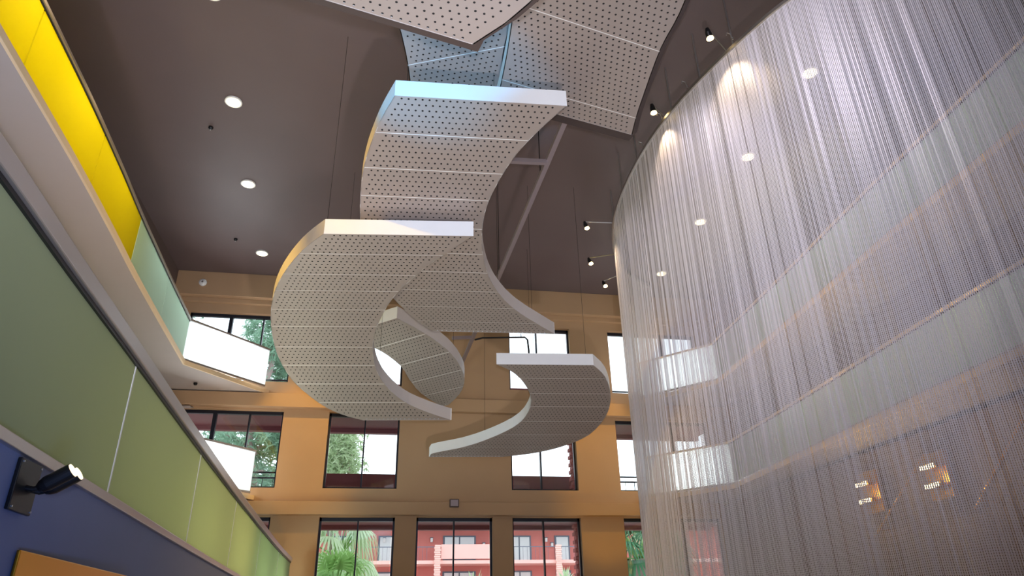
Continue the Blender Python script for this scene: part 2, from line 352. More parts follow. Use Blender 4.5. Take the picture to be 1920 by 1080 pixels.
# twin spotlight on the blue wall
tw = empty('wall_spotlight', (-1.665, 3.66, .66)); tag(tw, 'black twin-barrel wall spotlight on the slate blue wall', 'spotlight')
MB().box(-.0, .02, -.11, .11, -.115, .115).build('wall_plate', M['black'], tw, bevel=.004)
for sy in (-1, 1):
    for sz in (-1, 1): MB().tube([(.018, sy*.095, sz*.1), (.026, sy*.095, sz*.1)], .005, 8).build('screw', M['steel'], tw)
for q, dy in enumerate((-.0, .075)):
    MB().tube([(.0, dy*.4, 0), (.05, dy, -.01), (.085, dy, .0)], .013, 10).build('arm', M['black'], tw)
    a = Vector((.07, dy, -.005)); d = Vector((.80, -.04, .5)).normalized()
    br = MB().tube([a, a+d*.015, a+d*.04, a+d*.155], [.018, .028, .036, .036], 24, True).build('barrel', M['black'], tw, smooth=False)
    MB().tube([a+d*.155, a+d*.159], .032, 24).build('lens', M['lens'], br)
# brass sign
bs = empty('brass_panel', (-1.675, 4.2, .1)); tag(bs, 'brushed brass panel below the twin spotlight on the blue wall', 'sign')
MB().box(0, .018, -.40, 1.2, -.5, .30).build('face', M['brass'], bs, bevel=.006)

# ================================================================ CEILING FITTINGS
dl = empty('downlight', (-3.5, 11.87, 9.88)); tag(dl, 'recessed round ceiling downlight with warm glow', 'ceiling light', 'recessed ceiling downlights')
MB().tube([(0, 0, -.03), (0, 0, .0)], .17, 28).build('trim_ring', M['white'], dl)
MB().tube([(0, 0, -.036), (0, 0, -.030)], .14, 28).build('diffuser', M['disc'], dl)
dspots = [(-3.37, 9.1, 'near the top of the picture above the yellow glass'), (-3.5, 11.87, 'nearest of three left of the hanging panels'), (-3.67, 14.83, 'middle of three left of the hanging panels'), (-3.83, 18.3, 'farthest of three left of the hanging panels'),
          (7.75, 6.6, 'behind the curtain top'), (7.86, 9.32, 'largest seen through the curtain'), (7.92, 12.07, 'middle one seen through the curtain'), (8.0, 14.96, 'small one seen through the curtain'), (8.05, 18.0, 'farthest behind the curtain edge')]
for i, (x, y, t) in enumerate(dspots):
    o = dl if i == 0 else copy_tree(dl)
    o.location = (x, y, 9.88); o['label'] = 'round warm ceiling downlight, ' + t
    lamp('downlight_beam', 'SPOT', (x, y, 9.80), 150 if x < 0 else 170, (1, .72, .4), (x, y, 0), spot_size=R(110), spot_blend=.6, shadow_soft_size=.12)
def puck(x, y, z, r, h, label, cat, m='white', name='smoke_detector'):
    e = empty(name, (x, y, z)); tag(e, label, cat)
    MB().tube([(0,0,0), (0,0,-h*.5), (0,0,-h)], [r, r, r*.6], 20).build('body', M[m], e)
    MB().tube([(0,0,-h), (0,0,-h*1.3)], r*.25, 10).build('sensor', M['steel'], e)
puck(-4.12, 12.78, 9.88, .05, .06, 'tiny ceiling sprinkler between the first two left downlights', 'sprinkler', 'black', 'sprinkler')
puck(-4.43, 17.6, 9.88, .05, .06, 'tiny ceiling sprinkler near the farthest left downlight', 'sprinkler', 'black', 'sprinkler')
puck(3.9, 9.6, 9.88, .05, .06, 'tiny ceiling sprinkler right of the long steel tube', 'sprinkler', 'black', 'sprinkler')
puck(-5.2, 19.2, 6.25, .05, .07, 'small sprinkler under the upper left balcony slab', 'sprinkler', 'black', 'sprinkler')
puck(-4.35, 7.2, 9.88, .10, .12, 'whitish ceiling fitting at the top left corner', 'detector', 'white', 'ceiling_detector')
sd = empty('smoke_detector', (-5.65, 19.7, 9.5)); tag(sd, 'white round detector on the band under the far ceiling edge', 'detector')
MB().tube([(0,0,0), (0,-.05,0), (0,-.08,0)], [.11, .11, .06], 20).build('body', M['white'], sd); MB().tube([(0,-.08,0), (0,-.1,0)], .03, 10).build('sensor', M['steel'], sd)
sp = empty('wall_speaker', (1.9, 19.78, 3.24)); tag(sp, 'small brown box on the far wall band above the centre window', 'speaker')
MB().box(-.13, .13, -.09, 0, -.12, .1).build('body', M['dark'], sp, bevel=.02); MB().box(-.1, .1, -.1, -.088, -.09, .07).build('grille', M['tube'], sp)
dv = empty('door_closer', (-5.6, 19.93, 5.76)); tag(dv, 'pale device above the middle left window', 'sensor')
MB().box(-.25, .2, -.08, .06, 0, .05).build('body', M['soffit'], dv, bevel=.01)
MB().tube([(.2, -.03, .02), (.27, -.03, .02)], .02, 10).build('knob', M['steel'], dv)

# ================================================================ HANGING RIBBONS
RIB = [{'name': 'B', 'az': 93.4, 'prof': [[6.9, 6.102], [7.394, 6.016], [7.887, 5.911], [8.381, 5.8], [8.875, 5.692], [9.368, 5.595], [9.862, 5.514], [10.355, 5.452], [10.849, 5.407], [11.343, 5.378], [11.836, 5.359], [12.33, 5.342], [12.824, 5.317]], 'seams': [6.9, 7.491, 8.086, 8.645, 9.238, 9.833, 10.428, 11.027, 11.625, 12.224, 12.824], 'L': [[6.9, -0.57], [7.035, -0.637], [7.178, -0.707], [7.333, -0.775], [7.512, -0.843], [7.707, -0.912], [7.897, -0.971], [8.073, -1.017], [8.245, -1.053], [8.43, -1.083], [8.644, -1.109], [8.876, -1.129], [9.105, -1.141], [9.316, -1.145], [9.523, -1.141], [9.744, -1.126], [9.996, -1.099], [10.271, -1.06], [10.549, -1.003], [10.813, -0.925], [11.074, -0.826], [11.351, -0.713], [11.662, -0.581], [11.989, -0.431], [12.29, -0.275], [12.529, -0.121], [12.728, 0.035], [12.824, 0.194]], 'R': [[6.9, 1.635], [7.038, 1.53], [7.188, 1.425], [7.336, 1.326], [7.477, 1.235], [7.617, 1.15], [7.764, 1.072], [7.922, 0.999], [8.089, 0.933], [8.259, 0.873], [8.432, 0.819], [8.609, 0.773], [8.791, 0.738], [8.979, 0.719], [9.174, 0.713], [9.377, 0.718], [9.593, 0.734], [9.819, 0.762], [10.051, 0.803], [10.283, 0.856], [10.519, 0.923], [10.77, 1.016], [11.041, 1.138], [11.329, 1.291], [11.637, 1.49], [11.966, 1.756], [12.312, 2.076], [12.667, 2.412]]}, {'name': 'C', 'az': 96, 'prof': [[8.9, 5.291], [9.368, 5.247], [9.836, 5.221], [10.304, 5.197], [10.772, 5.163], [11.24, 5.11], [11.708, 5.031], [12.176, 4.923], [12.644, 4.786], [13.112, 4.623], [13.58, 4.44], [14.048, 4.245], [14.516, 4.05]], 'seams': [8.9, 9.479, 10.058, 10.635, 11.212, 11.786, 12.352, 12.904, 13.437, 13.974, 14.516], 'L': [[8.928, -2.035], [9.063, -2.164], [9.204, -2.296], [9.373, -2.432], [9.588, -2.578], [9.837, -2.73], [10.097, -2.872], [10.352, -2.996], [10.61, -3.107], [10.878, -3.206], [11.157, -3.292], [11.441, -3.363], [11.727, -3.417], [12.022, -3.457], [12.318, -3.479], [12.599, -3.476], [12.862, -3.446], [13.115, -3.39], [13.353, -3.306], [13.584, -3.181], [13.803, -3.027], [13.988, -2.876], [14.122, -2.743], [14.22, -2.615], [14.303, -2.484], [14.373, -2.346], [14.428, -2.205], [14.483, -2.064]], 'R': [[8.909, 0.166], [9.038, 0.049], [9.173, -0.07], [9.316, -0.192], [9.468, -0.319], [9.627, -0.45], [9.792, -0.575], [9.961, -0.689], [10.134, -0.796], [10.309, -0.9], [10.48, -1.001], [10.651, -1.099], [10.842, -1.195], [11.064, -1.293], [11.303, -1.389], [11.537, -1.475], [11.758, -1.547], [11.974, -1.606], [12.195, -1.65], [12.43, -1.679], [12.669, -1.692], [12.896, -1.682], [13.107, -1.647], [13.308, -1.588], [13.501, -1.499], [13.686, -1.385], [13.864, -1.241], [14.038, -1.047], [14.206, -0.781], [14.372, -0.462], [14.516, -0.138]]}, {'name': 'D', 'az': 95, 'prof': [[13.5, 5.05], [13.942, 5.01], [14.383, 4.931], [14.825, 4.826], [15.267, 4.707], [15.708, 4.583], [16.15, 4.46], [16.592, 4.343], [17.033, 4.233], [17.475, 4.129], [17.917, 4.027], [18.358, 3.92], [18.8, 3.8]], 'seams': [13.5, 15.0, 16.3, 17.6, 18.8], 'L': [[13.69, 0.945], [13.828, 1.089], [13.96, 1.234], [14.119, 1.372], [14.321, 1.503], [14.546, 1.625], [14.768, 1.724], [14.978, 1.793], [15.188, 1.837], [15.406, 1.847], [15.641, 1.822], [15.887, 1.763], [16.123, 1.665], [16.337, 1.522], [16.539, 1.34], [16.736, 1.133], [16.935, 0.901], [17.128, 0.642], [17.298, 0.372], [17.428, 0.092], [17.532, -0.197], [17.65, -0.44], [17.84, -0.5]], 'R': [[13.7, 3.009], [13.889, 3.139], [14.067, 3.268], [14.27, 3.384], [14.522, 3.489], [14.799, 3.58], [15.07, 3.646], [15.324, 3.684], [15.578, 3.696], [15.838, 3.677], [16.12, 3.626], [16.414, 3.542], [16.684, 3.423], [16.911, 3.259], [17.105, 3.059], [17.277, 2.844], [17.425, 2.623], [17.545, 2.388], [17.648, 2.141], [17.728, 1.881], [17.789, 1.61], [17.85, 1.339]]}, {'name': 'E', 'az': 133, 'prof': [[9.7, 6.22], [10.025, 6.228], [10.35, 6.153], [10.675, 6.026], [11.0, 5.877], [11.325, 5.724], [11.65, 5.584], [11.975, 5.464], [12.3, 5.367], [12.625, 5.29], [12.95, 5.222], [13.275, 5.15], [13.6, 5.05]], 'seams': [9.7, 10.5, 11.6, 12.2, 12.8, 13.6], 'L': [[10.236, -11.492], [10.343, -11.343], [10.444, -11.188], [10.556, -11.038], [10.683, -10.892], [10.82, -10.751], [10.97, -10.635], [11.143, -10.55], [11.334, -10.494], [11.517, -10.469], [11.677, -10.489], [11.831, -10.542], [11.995, -10.594], [12.18, -10.642], [12.38, -10.693], [12.6, -10.729], [12.839, -10.73], [13.087, -10.705], [13.327, -10.67]], 'R': [[10.283, -9.527], [10.484, -9.436], [10.673, -9.331], [10.856, -9.232], [11.042, -9.146], [11.23, -9.072], [11.414, -9.025], [11.592, -9.012], [11.77, -9.028], [11.946, -9.068], [12.121, -9.125], [12.294, -9.207], [12.468, -9.318], [12.641, -9.464], [12.811, -9.639], [12.972, -9.836], [13.116, -10.057], [13.247, -10.296], [13.374, -10.537]]}, {'name': 'AR', 'az': 76.7, 'prof': [[2.2, 6.85], [2.767, 6.85], [3.333, 6.85], [3.9, 6.85], [4.467, 6.85], [5.033, 6.85], [5.6, 6.85], [6.167, 6.85], [6.733, 6.85], [7.3, 6.85], [7.867, 6.85], [8.433, 6.85], [9.0, 6.85]], 'seams': [2.2, 4.5, 6.8, 9.0], 'L': [[4.323, 2.323], [4.539, 2.37], [4.767, 2.419], [4.983, 2.464], [5.166, 2.496], [5.331, 2.523], [5.518, 2.561], [5.756, 2.624], [6.024, 2.702], [6.277, 2.774], [6.496, 2.832], [6.692, 2.882], [6.862, 2.923], [6.982, 2.95], [7.07, 2.968], [7.187, 2.99], [7.368, 3.026], [7.586, 3.068], [7.813, 3.112]], 'R': [[3.607, 4.07], [3.807, 4.149], [4.018, 4.232], [4.23, 4.312], [4.442, 4.385], [4.653, 4.454], [4.859, 4.513], [5.051, 4.554], [5.234, 4.583], [5.431, 4.625], [5.662, 4.694], [5.912, 4.777], [6.146, 4.858], [6.342, 4.925], [6.515, 4.985], [6.678, 5.045], [6.83, 5.105], [6.969, 5.164], [7.112, 5.224]]}, {'name': 'AL', 'az': 113, 'prof': [[5.0, 7.25], [5.375, 7.25], [5.75, 7.25], [6.125, 7.25], [6.5, 7.25], [6.875, 7.25], [7.25, 7.25], [7.625, 7.25], [8.0, 7.25], [8.375, 7.25], [8.75, 7.25], [9.125, 7.25], [9.5, 7.25]], 'seams': [5.0, 7.0, 9.5], 'L': [[5.523, -2.729], [5.625, -2.754], [5.729, -2.779], [5.837, -2.8], [5.947, -2.812], [6.06, -2.818], [6.186, -2.829], [6.329, -2.851], [6.486, -2.878], [6.647, -2.91], [6.814, -2.946], [6.985, -2.987], [7.144, -3.027], [7.275, -3.065], [7.391, -3.102], [7.515, -3.142], [7.659, -3.185], [7.814, -3.231], [7.973, -3.278]], 'R': [[5.771, -1.116], [5.917, -1.166], [6.068, -1.219], [6.224, -1.274], [6.391, -1.333], [6.564, -1.396], [6.723, -1.456], [6.846, -1.509], [6.952, -1.558], [7.081, -1.61], [7.272, -1.67], [7.494, -1.735], [7.689, -1.791], [7.814, -1.828], [7.904, -1.855], [8.02, -1.89], [8.195, -1.943], [8.403, -2.007], [8.617, -2.074]]}, {'name': 'AF', 'az': 76.7, 'prof': [[1.0, 4.6], [4.3, 4.6]], 'seams': [1.0, 2.2, 3.4], 'L': [[1.2, -1.7], [2.8, -1.9], [4.23, -2.1]], 'R': [[1.2, 1.95], [2.2, 2.0], [2.78, 1.97], [3.2, 1.93], [3.6, 1.84], [3.9, 1.73], [4.23, 1.553]]}]
def ribbon(d, name, label, thick, pitch, hole, seam_step, ncorner=8, side_mat='alus', shadow_edge=0):
    a = R(d['az']); e1 = Vector((math.sin(a), math.cos(a), 0)); e2 = Vector((-math.cos(a), math.sin(a), 0))
    PT = np.array(d['prof']); zf = lambda t: float(np.interp(t, PT[:, 0], PT[:, 1]))
    def clean(E):
        E = sorted(E); t = [E[0][0]]; x = [E[0][1]]
        for tt, xx in E[1:]:
            if tt > t[-1]+.004: t.append(tt); x.append(xx)
            else: x[-1] = xx
        return np.array(t), np.array(x)
    lt, lx = clean(d['L']); rt, rx = clean(d['R'])
    fl = lambda t: float(np.interp(t, lt, lx)); fr = lambda t: float(np.interp(t, rt, rx))
    t0 = max(lt[0], rt[0]); t1 = min(lt[-1], rt[-1])
    Tm = (t0+t1)/2; org = e1*((fl(Tm)+fr(Tm))/2)+e2*Tm; org.z = zf(Tm)
    P = lambda t, x, dz=0: tuple(e1*x + e2*t + Vector((0, 0, zf(t)+dz)) - org)
    root = empty(name, org); tag(root, label, 'ceiling sculpture', None)
    nrow = max(2, round((t1-t0)/pitch)); rows = np.linspace(t0, t1, nrow+1)
    sn = d['seams'] if seam_step is None else list(np.arange(t0, t1, seam_step)) + [t1]
    sn = [s for s in sn if t0+.1 < s < t1-.1]; bounds = [0]+sorted({int(round((s-t0)/(t1-t0)*nrow)) for s in sn})+[nrow]
    for b0_, b1_ in zip(bounds, bounds[1:]):
        if b1_ <= b0_: continue
        V = []; Fc = []
        def v(t, x, dz=0): V.append(P(t, x, dz)); return len(V)-1
        for r in range(b0_, b1_):
            ta, tb = rows[r], rows[r+1]
            if r == b0_ and r > 0: ta += .007
            if r == b1_-1 and r < nrow-1: tb -= .007
            xl = max(fl(ta), fl(tb)); xr = min(fr(ta), fr(tb)); off = pitch*.5*(r % 2)
            k0 = math.ceil((xl+.012-off)/pitch); k1 = math.floor((xr-.012-off)/pitch)
            if k1 <= k0:
                Fc.append((v(ta, fl(ta)), v(ta, fr(ta)), v(tb, fr(tb)), v(tb, fl(tb)))); continue
            xa, xb2 = k0*pitch+off, k1*pitch+off
            Fc.append((v(ta, fl(ta)), v(ta, xa), v(tb, xa), v(tb, fl(tb))))
            Fc.append((v(ta, xb2), v(ta, fr(ta)), v(tb, fr(tb)), v(tb, xb2)))
            tc_ = (ta+tb)/2; ht = (tb-ta)/2; hp = pitch/2
            for k in range(k0, k1):
                xc = (k+.5)*pitch+off
                ou = []; inn = []
                for j in range(ncorner):
                    an = 2*math.pi*(j+.5)/ncorner; cx_, sy_ = math.cos(an), math.sin(an)
                    s2 = 1/max(abs(cx_), abs(sy_))
                    if ncorner == 8:
                        pts = [(1, .42), (.42, 1), (-.42, 1), (-1, .42), (-1, -.42), (-.42, -1), (.42, -1), (1, -.42)]
                    ou.append(v(tc_+pts[j][1]*ht, xc+pts[j][0]*hp)); inn.append(v(tc_+sy_*hole, xc+cx_*hole))
                cr_ = [v(tc_+ht, xc+hp), v(tc_+ht, xc-hp), v(tc_-ht, xc-hp), v(tc_-ht, xc+hp)]
                for j in range(8):
                    j2 = (j+1) % 8; Fc.append((ou[j], ou[j2], inn[j2], inn[j]))
                for j, (p, q) in enumerate(((0, 1), (2, 3), (4, 5), (6, 7))): Fc.append((ou[p], cr_[j], ou[q]))
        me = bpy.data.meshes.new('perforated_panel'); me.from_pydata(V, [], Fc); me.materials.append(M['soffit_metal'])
        o = bpy.data.objects.new('perforated_panel', me); C.objects.link(o); o.parent = root
    for b in bounds[1:-1]:
        t = rows[b]; xl, xr = fl(t), fr(t)
        MB().face([P(t-.011, xl, .004), P(t-.011, xr, .004), P(t+.011, xr, .004), P(t+.011, xl, .004)]).build('joint_strip', M['seam'], root, fix=False)
    # skirts
    n = 48; ts = np.linspace(t0, t1, n)
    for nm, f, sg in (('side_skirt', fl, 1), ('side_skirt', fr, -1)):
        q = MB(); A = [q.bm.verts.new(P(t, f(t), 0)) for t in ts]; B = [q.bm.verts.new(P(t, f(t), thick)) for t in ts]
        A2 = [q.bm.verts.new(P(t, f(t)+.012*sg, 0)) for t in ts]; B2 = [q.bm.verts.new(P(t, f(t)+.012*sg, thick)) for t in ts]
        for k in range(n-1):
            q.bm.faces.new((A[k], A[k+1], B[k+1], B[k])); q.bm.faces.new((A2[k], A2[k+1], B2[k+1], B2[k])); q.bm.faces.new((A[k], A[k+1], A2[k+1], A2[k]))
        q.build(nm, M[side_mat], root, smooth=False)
    for t in (t0, t1):
        s = .006 if t == t0 else -.006
        q = MB(); q.face([P(t, fl(t), -.001), P(t, fr(t), -.001), P(t, fr(t), thick), P(t, fl(t), thick)]).face([P(t+s, fl(t), -.001), P(t+s, fr(t), -.001), P(t+s, fr(t), thick), P(t+s, fl(t), thick)])
        q.build('end_fascia', M['alu'], root)
    q = MB()
    A = [q.bm.verts.new(P(t, fl(t), thick)) for t in ts]; B = [q.bm.verts.new(P(t, fr(t), thick)) for t in ts]
    for k in range(n-1): q.bm.faces.new((A[k], A[k+1], B[k+1], B[k]))
    q.build('top_sheet', M['alu'], root)
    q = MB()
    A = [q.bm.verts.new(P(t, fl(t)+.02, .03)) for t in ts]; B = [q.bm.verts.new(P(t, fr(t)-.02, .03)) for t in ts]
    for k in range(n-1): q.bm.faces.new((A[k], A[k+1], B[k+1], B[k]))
    q.build('hole_shade', M['hole_shade'], root)  # added black sheet standing in for the shade inside the holes
    if shadow_edge:
        q = MB(); t2 = np.append(ts, t1+shadow_edge)
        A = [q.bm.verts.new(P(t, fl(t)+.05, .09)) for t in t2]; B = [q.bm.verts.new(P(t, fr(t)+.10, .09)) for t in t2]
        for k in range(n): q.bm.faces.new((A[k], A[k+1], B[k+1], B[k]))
        q.build('shadow_plate', M['shadow_edge'], root)  # dark plate past the edge, stands in for the ribbon's flash shadow
    # hanging cables to the ceiling
    for u, vv in ((.12, .2), (.12, .8), (.88, .25), (.88, .75)):
        t = t0+(t1-t0)*u; x = fl(t)+(fr(t)-fl(t))*vv; p = Vector(P(t, x, thick)); MB().tube([p, (p.x, p.y, 9.88-org.z)], .0035, 6).build('hanging_cable', M['black'], root)
    return root
by = {r['name']: r for r in RIB}
ribbon(by['B'], 'hanging_ribbon', 'S-curved perforated ribbon at the centre with pale end face below the upper panels', .25, .088, .0145, None)
ribbon(by['C'], 'hanging_ribbon', 'large C-curved perforated ribbon at left of centre, yellow-lit outer side', .25, .088, .0145, None)
ribbon(by['D'], 'hanging_ribbon', 'lowest right C-curved perforated ribbon near the far windows', .25, .088, .0135, .6, side_mat='alu')
ribbon(by['E'], 'hanging_ribbon', 'small curved perforated ribbon seen through the loop of the large left ribbon', .28, .088, .0135, .6)
ribbon(by['AR'], 'hanging_ribbon', 'large perforated panel at the upper right, widening to the top edge', .22, .09, .0145, 1.2, shadow_edge=.24)
ribbon(by['AL'], 'hanging_ribbon', 'bluish perforated panel between the top corner panel and the central ribbon', .2, .09, .0145, 1.2)
ribbon(by['AF'], 'hanging_ribbon', 'nearest perforated panel, its pointed corner reaching down from the top edge', .12, .078, .0115, 1.0, shadow_edge=.15)

# long tube with cross bars
tb = empty('steel_tube', (2.3, 14, 7.2)); tag(tb, 'long mauve square steel tube running to the far wall beside the ribbons', 'support beam')
def bar(p, q, r, m, parent, name='bar'):
    p, q = Vector(p), Vector(q); d = (q-p).normalized(); s = d.cross(Vector((0,0,1))).normalized() if abs(d.z) < .99 else Vector((1,0,0)); u = s.cross(d)
    b = MB(); v = [b.bm.verts.new(c + s*i*r + u*j*r) for c in (p, q) for i, j in ((-1,-1),(1,-1),(1,1),(-1,1))]
    for f in ((0,1,2,3),(7,6,5,4),(0,4,5,1),(1,5,6,2),(2,6,7,3),(3,7,4,0)): b.bm.faces.new([v[i] for i in f])
    return b.build(name, m, parent)
bar((.2, -6.2, .05), (-.28, 5.95, .0), .042, M['tube'], tb, 'main_tube')
bar((.13, -4.55, 0), (-1.7, -4.45, -.02), .038, M['tube'], tb, 'cross_bar')
bar((-1.7, -4.45, -.02), (-1.7, -4.45, -1.35), .03, M['tube'], tb, 'drop_bar')
bar((-.1, 1.0, 0), (-3.4, 1.1, -.02), .038, M['tube'], tb, 'cross_bar')
bar((-.18, 3.4, 0), (-.75, 3.4, -.05), .038, M['tube'], tb, 'cross_bar')
for x, y in ((.12, -4.0), (0, 0), (-.16, 3.5)): MB().tube([(x, y, .04), (x, y, 2.68)], .008, 6).build('hanging_cable', M['black'], tb)
pp = empty('conduit', (3.3, 19.6, 8.15)); tag(pp, 'thin dark conduit crossing in front of the top right of centre window', 'pipe')
MB().tube([(-.85, .1, -.08), (-.6, .1, 0), (.72, .1, .08), (.8, .1, .0), (.83, .1, -.35), (.83, .1, -.9)], .028, 8).build('pipe', M['black'], pp)
MB().tube([(.6, .1, .07), (.6, .1, .2)], .012, 8).build('nozzle', M['black'], pp)

# ================================================================ BEAD CURTAIN
CP = catmull([(8.45, 4.95), (7.5, 5.3), (6.75, 5.75), (6.2, 6.25), (5.75, 6.86), (5.42, 7.65), (5.09, 8.75), (4.90, 9.65), (4.80, 10.6), (4.79, 11.54), (4.87, 12.67), (5.09, 13.82), (5.55, 15.1), (6.2, 16.1), (7.1, 16.8)], 10)
ZR = 8.7
cu = empty('bead_curtain', (5.5, 10, ZR)); tag(cu, 'tall curved curtain of fine metal beads hanging from a ring on the right', 'bead curtain')
def cl(p, dx=0): return [(x-5.5, y-10) for x, y in p]
MB().sweep(cl(CP), [(-.03, 0), (.03, 0), (.03, .07), (-.03, .07)]).build('top_track', M['steel'], cu, bevel=.005)
MB().sweep([(x+.0, y) for x, y in cl(CP)], [(-.10, .07), (-.02, .07), (-.02, .10), (-.10, .10)]).build('cable_tray', M['black'], cu)
PITCH, BEAD = .0225, .025
pts = resample(CP, PITCH); rng = np.random.default_rng(3)
ZB = .1; nb = int((ZR-ZB)/BEAD)
verts = []; faces = []; base = 0
Pn = np.array(pts); Tn = np.gradient(Pn, axis=0); Tn /= np.linalg.norm(Tn, axis=1)[:, None]
ns = len(Pn); k = np.arange(2*nb+1)
tan_off = rng.normal(0, .0006, ns)
gap = rng.random(ns)
for i in range(ns):
    ph = (.9*math.sin(i*.21)+.6*math.sin(i*.083+2)+rng.normal(0, .25))*BEAD*.35
    z = -k*BEAD/2 + ph; z[0] = 0
    hw = np.where(k % 2 == 0, .0063, .0118)*(.72 if gap[i] < .06 else 1)
    yaw = rng.normal(0, .16); t = Tn[i]; c, s = math.cos(yaw), math.sin(yaw); tt = np.array([t[0]*c-t[1]*s, t[0]*s+t[1]*c])
    ctr = Pn[i]-np.array([5.5, 10]) + Tn[i]*tan_off[i]
    a = np.empty((2*len(k)+2, 3))
    zz = np.append(z, ZB-ZR-1.5); hh = np.append(hw, .008)
    a[0::2, :2] = ctr[None]-tt[None]*hh[:, None]; a[1::2, :2] = ctr[None]+tt[None]*hh[:, None]; a[0::2, 2] = zz; a[1::2, 2] = zz
    verts.append(a); q = np.arange(len(zz)-1)*2+base
    faces.append(np.stack([q, q+1, q+3, q+2], 1)); base += len(a)
V = np.concatenate(verts).astype(np.float32); F = np.concatenate(faces).astype(np.int32)
me = bpy.data.meshes.new('bead_strands'); me.vertices.add(len(V)); me.vertices.foreach_set('co', V.ravel())
me.loops.add(F.size); me.loops.foreach_set('vertex_index', F.ravel()); me.polygons.add(len(F))
me.polygons.foreach_set('loop_start', np.arange(0, F.size, 4, dtype=np.int32)); me.polygons.foreach_set('loop_total', np.full(len(F), 4, dtype=np.int32)); me.update(calc_edges=True)
bead = mat('pewter_bead', (.76, .70, .75), .45, .2); me.materials.append(bead)
so = bpy.data.objects.new('bead_strands', me); C.objects.link(so); so.parent = cu; so['kind'] = 'stuff'
# hanger rods
for (x, y) in [(5.13, 8.75), (4.95, 9.65), (5.35, 7.9), (4.84, 11.3), (4.87, 12.4), (5.75, 6.9), (5.15, 13.9), (6.6, 16.4), (7.3, 5.4)]:
    MB().tube([(x-5.5, y-10, .07), (x-5.5, y-10, 9.88-ZR)], .018, 8).build('hanger_rod', M['steel'], cu)
for i, y in enumerate((7.6, 8.2, 9.2, 9.9, 10.4)):
    pass
# bracket spots
arms = [((4.93, 7.9), (5.45, 8.25), 'uppermost on the curtain ring'), ((4.66, 9.85), (5.0, 10.05), 'second from the top on the curtain ring'),
        ((4.50, 14.2), (5.15, 14.0), 'level with the pale end of the left ribbon'), ((5.1, 16.0), (5.75, 15.5), 'second lowest beside the curtain edge'), ((5.9, 17.3), (6.4, 16.4), 'lowest beside the curtain edge')]
for i, (tip, root_, lb) in enumerate(arms):
    e = empty('arm_spotlight', (root_[0], root_[1], ZR+.3)); tag(e, 'small glowing spotlight on a thin arm, ' + lb, 'spotlight')
    dx, dy = tip[0]-root_[0], tip[1]-root_[1]
    MB().tube([(0, 0, -.2), (0, 0, .02)], .012, 8).build('post', M['steel'], e)
    MB().tube([(0, 0, 0), (dx, dy, .1)], .014, 8).build('arm', M['steel'], e)
    h = MB().tube([(dx, dy, .1), (dx*.98, dy*.98, .02), (dx*.93, dy*.93, -.07)], [.03, .05, .055], 14).build('lamp_head', M['black'], e)
    MB().tube([(dx*.93-.0, dy*.93, -.06), (dx*.925, dy*.925, -.10), (dx*.92, dy*.92, -.125)], [.05, .062, .03], 14).build('bulb', M['bulb'], h)
    lamp('arm_spot_beam', 'SPOT', (tip[0], tip[1], ZR-.1), 45 if i < 2 else 120, (1, .76, .48), (root_[0]+(root_[0]-tip[0])*.6, root_[1]+.1, ZR-2.6), spot_size=R(95), spot_blend=.8, shadow_soft_size=.04)
for i, (x, y) in enumerate([(5.0, 9.0), (4.86, 9.9), (5.3, 7.8), (4.8, 10.8), (5.7, 6.9)]):
    e = empty('cable_clip', (x, y, ZR+.105)); tag(e, ['small wire clip standing on the curtain ring beside the top rod', 'small wire clip on the curtain ring below the second spotlight', 'small wire clip at the ring near the upper spotlight', 'small wire clip on the ring where the curtain edge steepens', 'small wire clip at the ring near the top edge'][i], 'clip')
    MB().tube([(0, 0, 0), (-.03, 0, .12), (-.09, 0, .14), (-.1, 0, .08)], .008, 6).build('wire', M['steel'], e)
    MB().tube([(0, 0, 0), (0, 0, .05)], .014, 8).build('base', M['steel'], e)

# ================================================================ LOWER LEVEL BEHIND THE CURTAIN
for i, (x, y, z, lb) in enumerate([(9.5, 10.9, 2.25, 'amber lit wall niche with two lamps behind the curtain, right one'), (9.5, 12.75, 2.3, 'amber lit wall niche with two lamps behind the curtain, left one')]):
    e = empty('wall_lamp', (x, y, z)); tag(e, lb, 'wall lamp')
    MB().box(-.02, .06, -.28, .28, -.35, .45).build('back_plate', M['brass'], e, bevel=.01)
    for dz in (.2, -.12):
        s = MB().tube([(-.12, -.2, dz), (-.12, .2, dz)], .05, 14).build('shade', M['brass'], e); MB().box(-.18, -.1, -.17, .17, dz-.035, dz+.035).build('lamp_tube', M['bulb'], s)
    lamp('niche_glow', 'POINT', (x-.4, y, z), 26, WARM, shadow_soft_size=.1)
for p, q, lb in [((9.5, 11.05, 2.72), (9.5, 12.95, 1.53), 'shorter sloping brass handrail seen through the curtain'), ((9.5, 8.9, 2.75), (9.5, 10.3, 1.65), 'sloping brass handrail at the right picture edge through the curtain')]:
    e = empty('handrail', p); tag(e, lb, 'handrail'); dd = Vector(q)-Vector(p)
    MB().tube([(0, 0, 0), dd], .022, 10).build('rail', M['brass'], e)
    for u in (.1, .9): MB().tube([dd*u, dd*u+Vector((.3, 0, -.02))], .012, 8).build('bracket', M['brass'], e)
    lamp('handrail_light', 'SPOT', (8.2, p[1]+.5, 3.0), 40, AMBER, tuple(Vector(p)+dd*.5), spot_size=R(80), shadow_soft_size=.05)
struct(MB().box(9.8, 9.9, -4, 20, FL, 3.2).build('wall_stair', M['dark']), 'dark wall under the right balconies', 'wall')

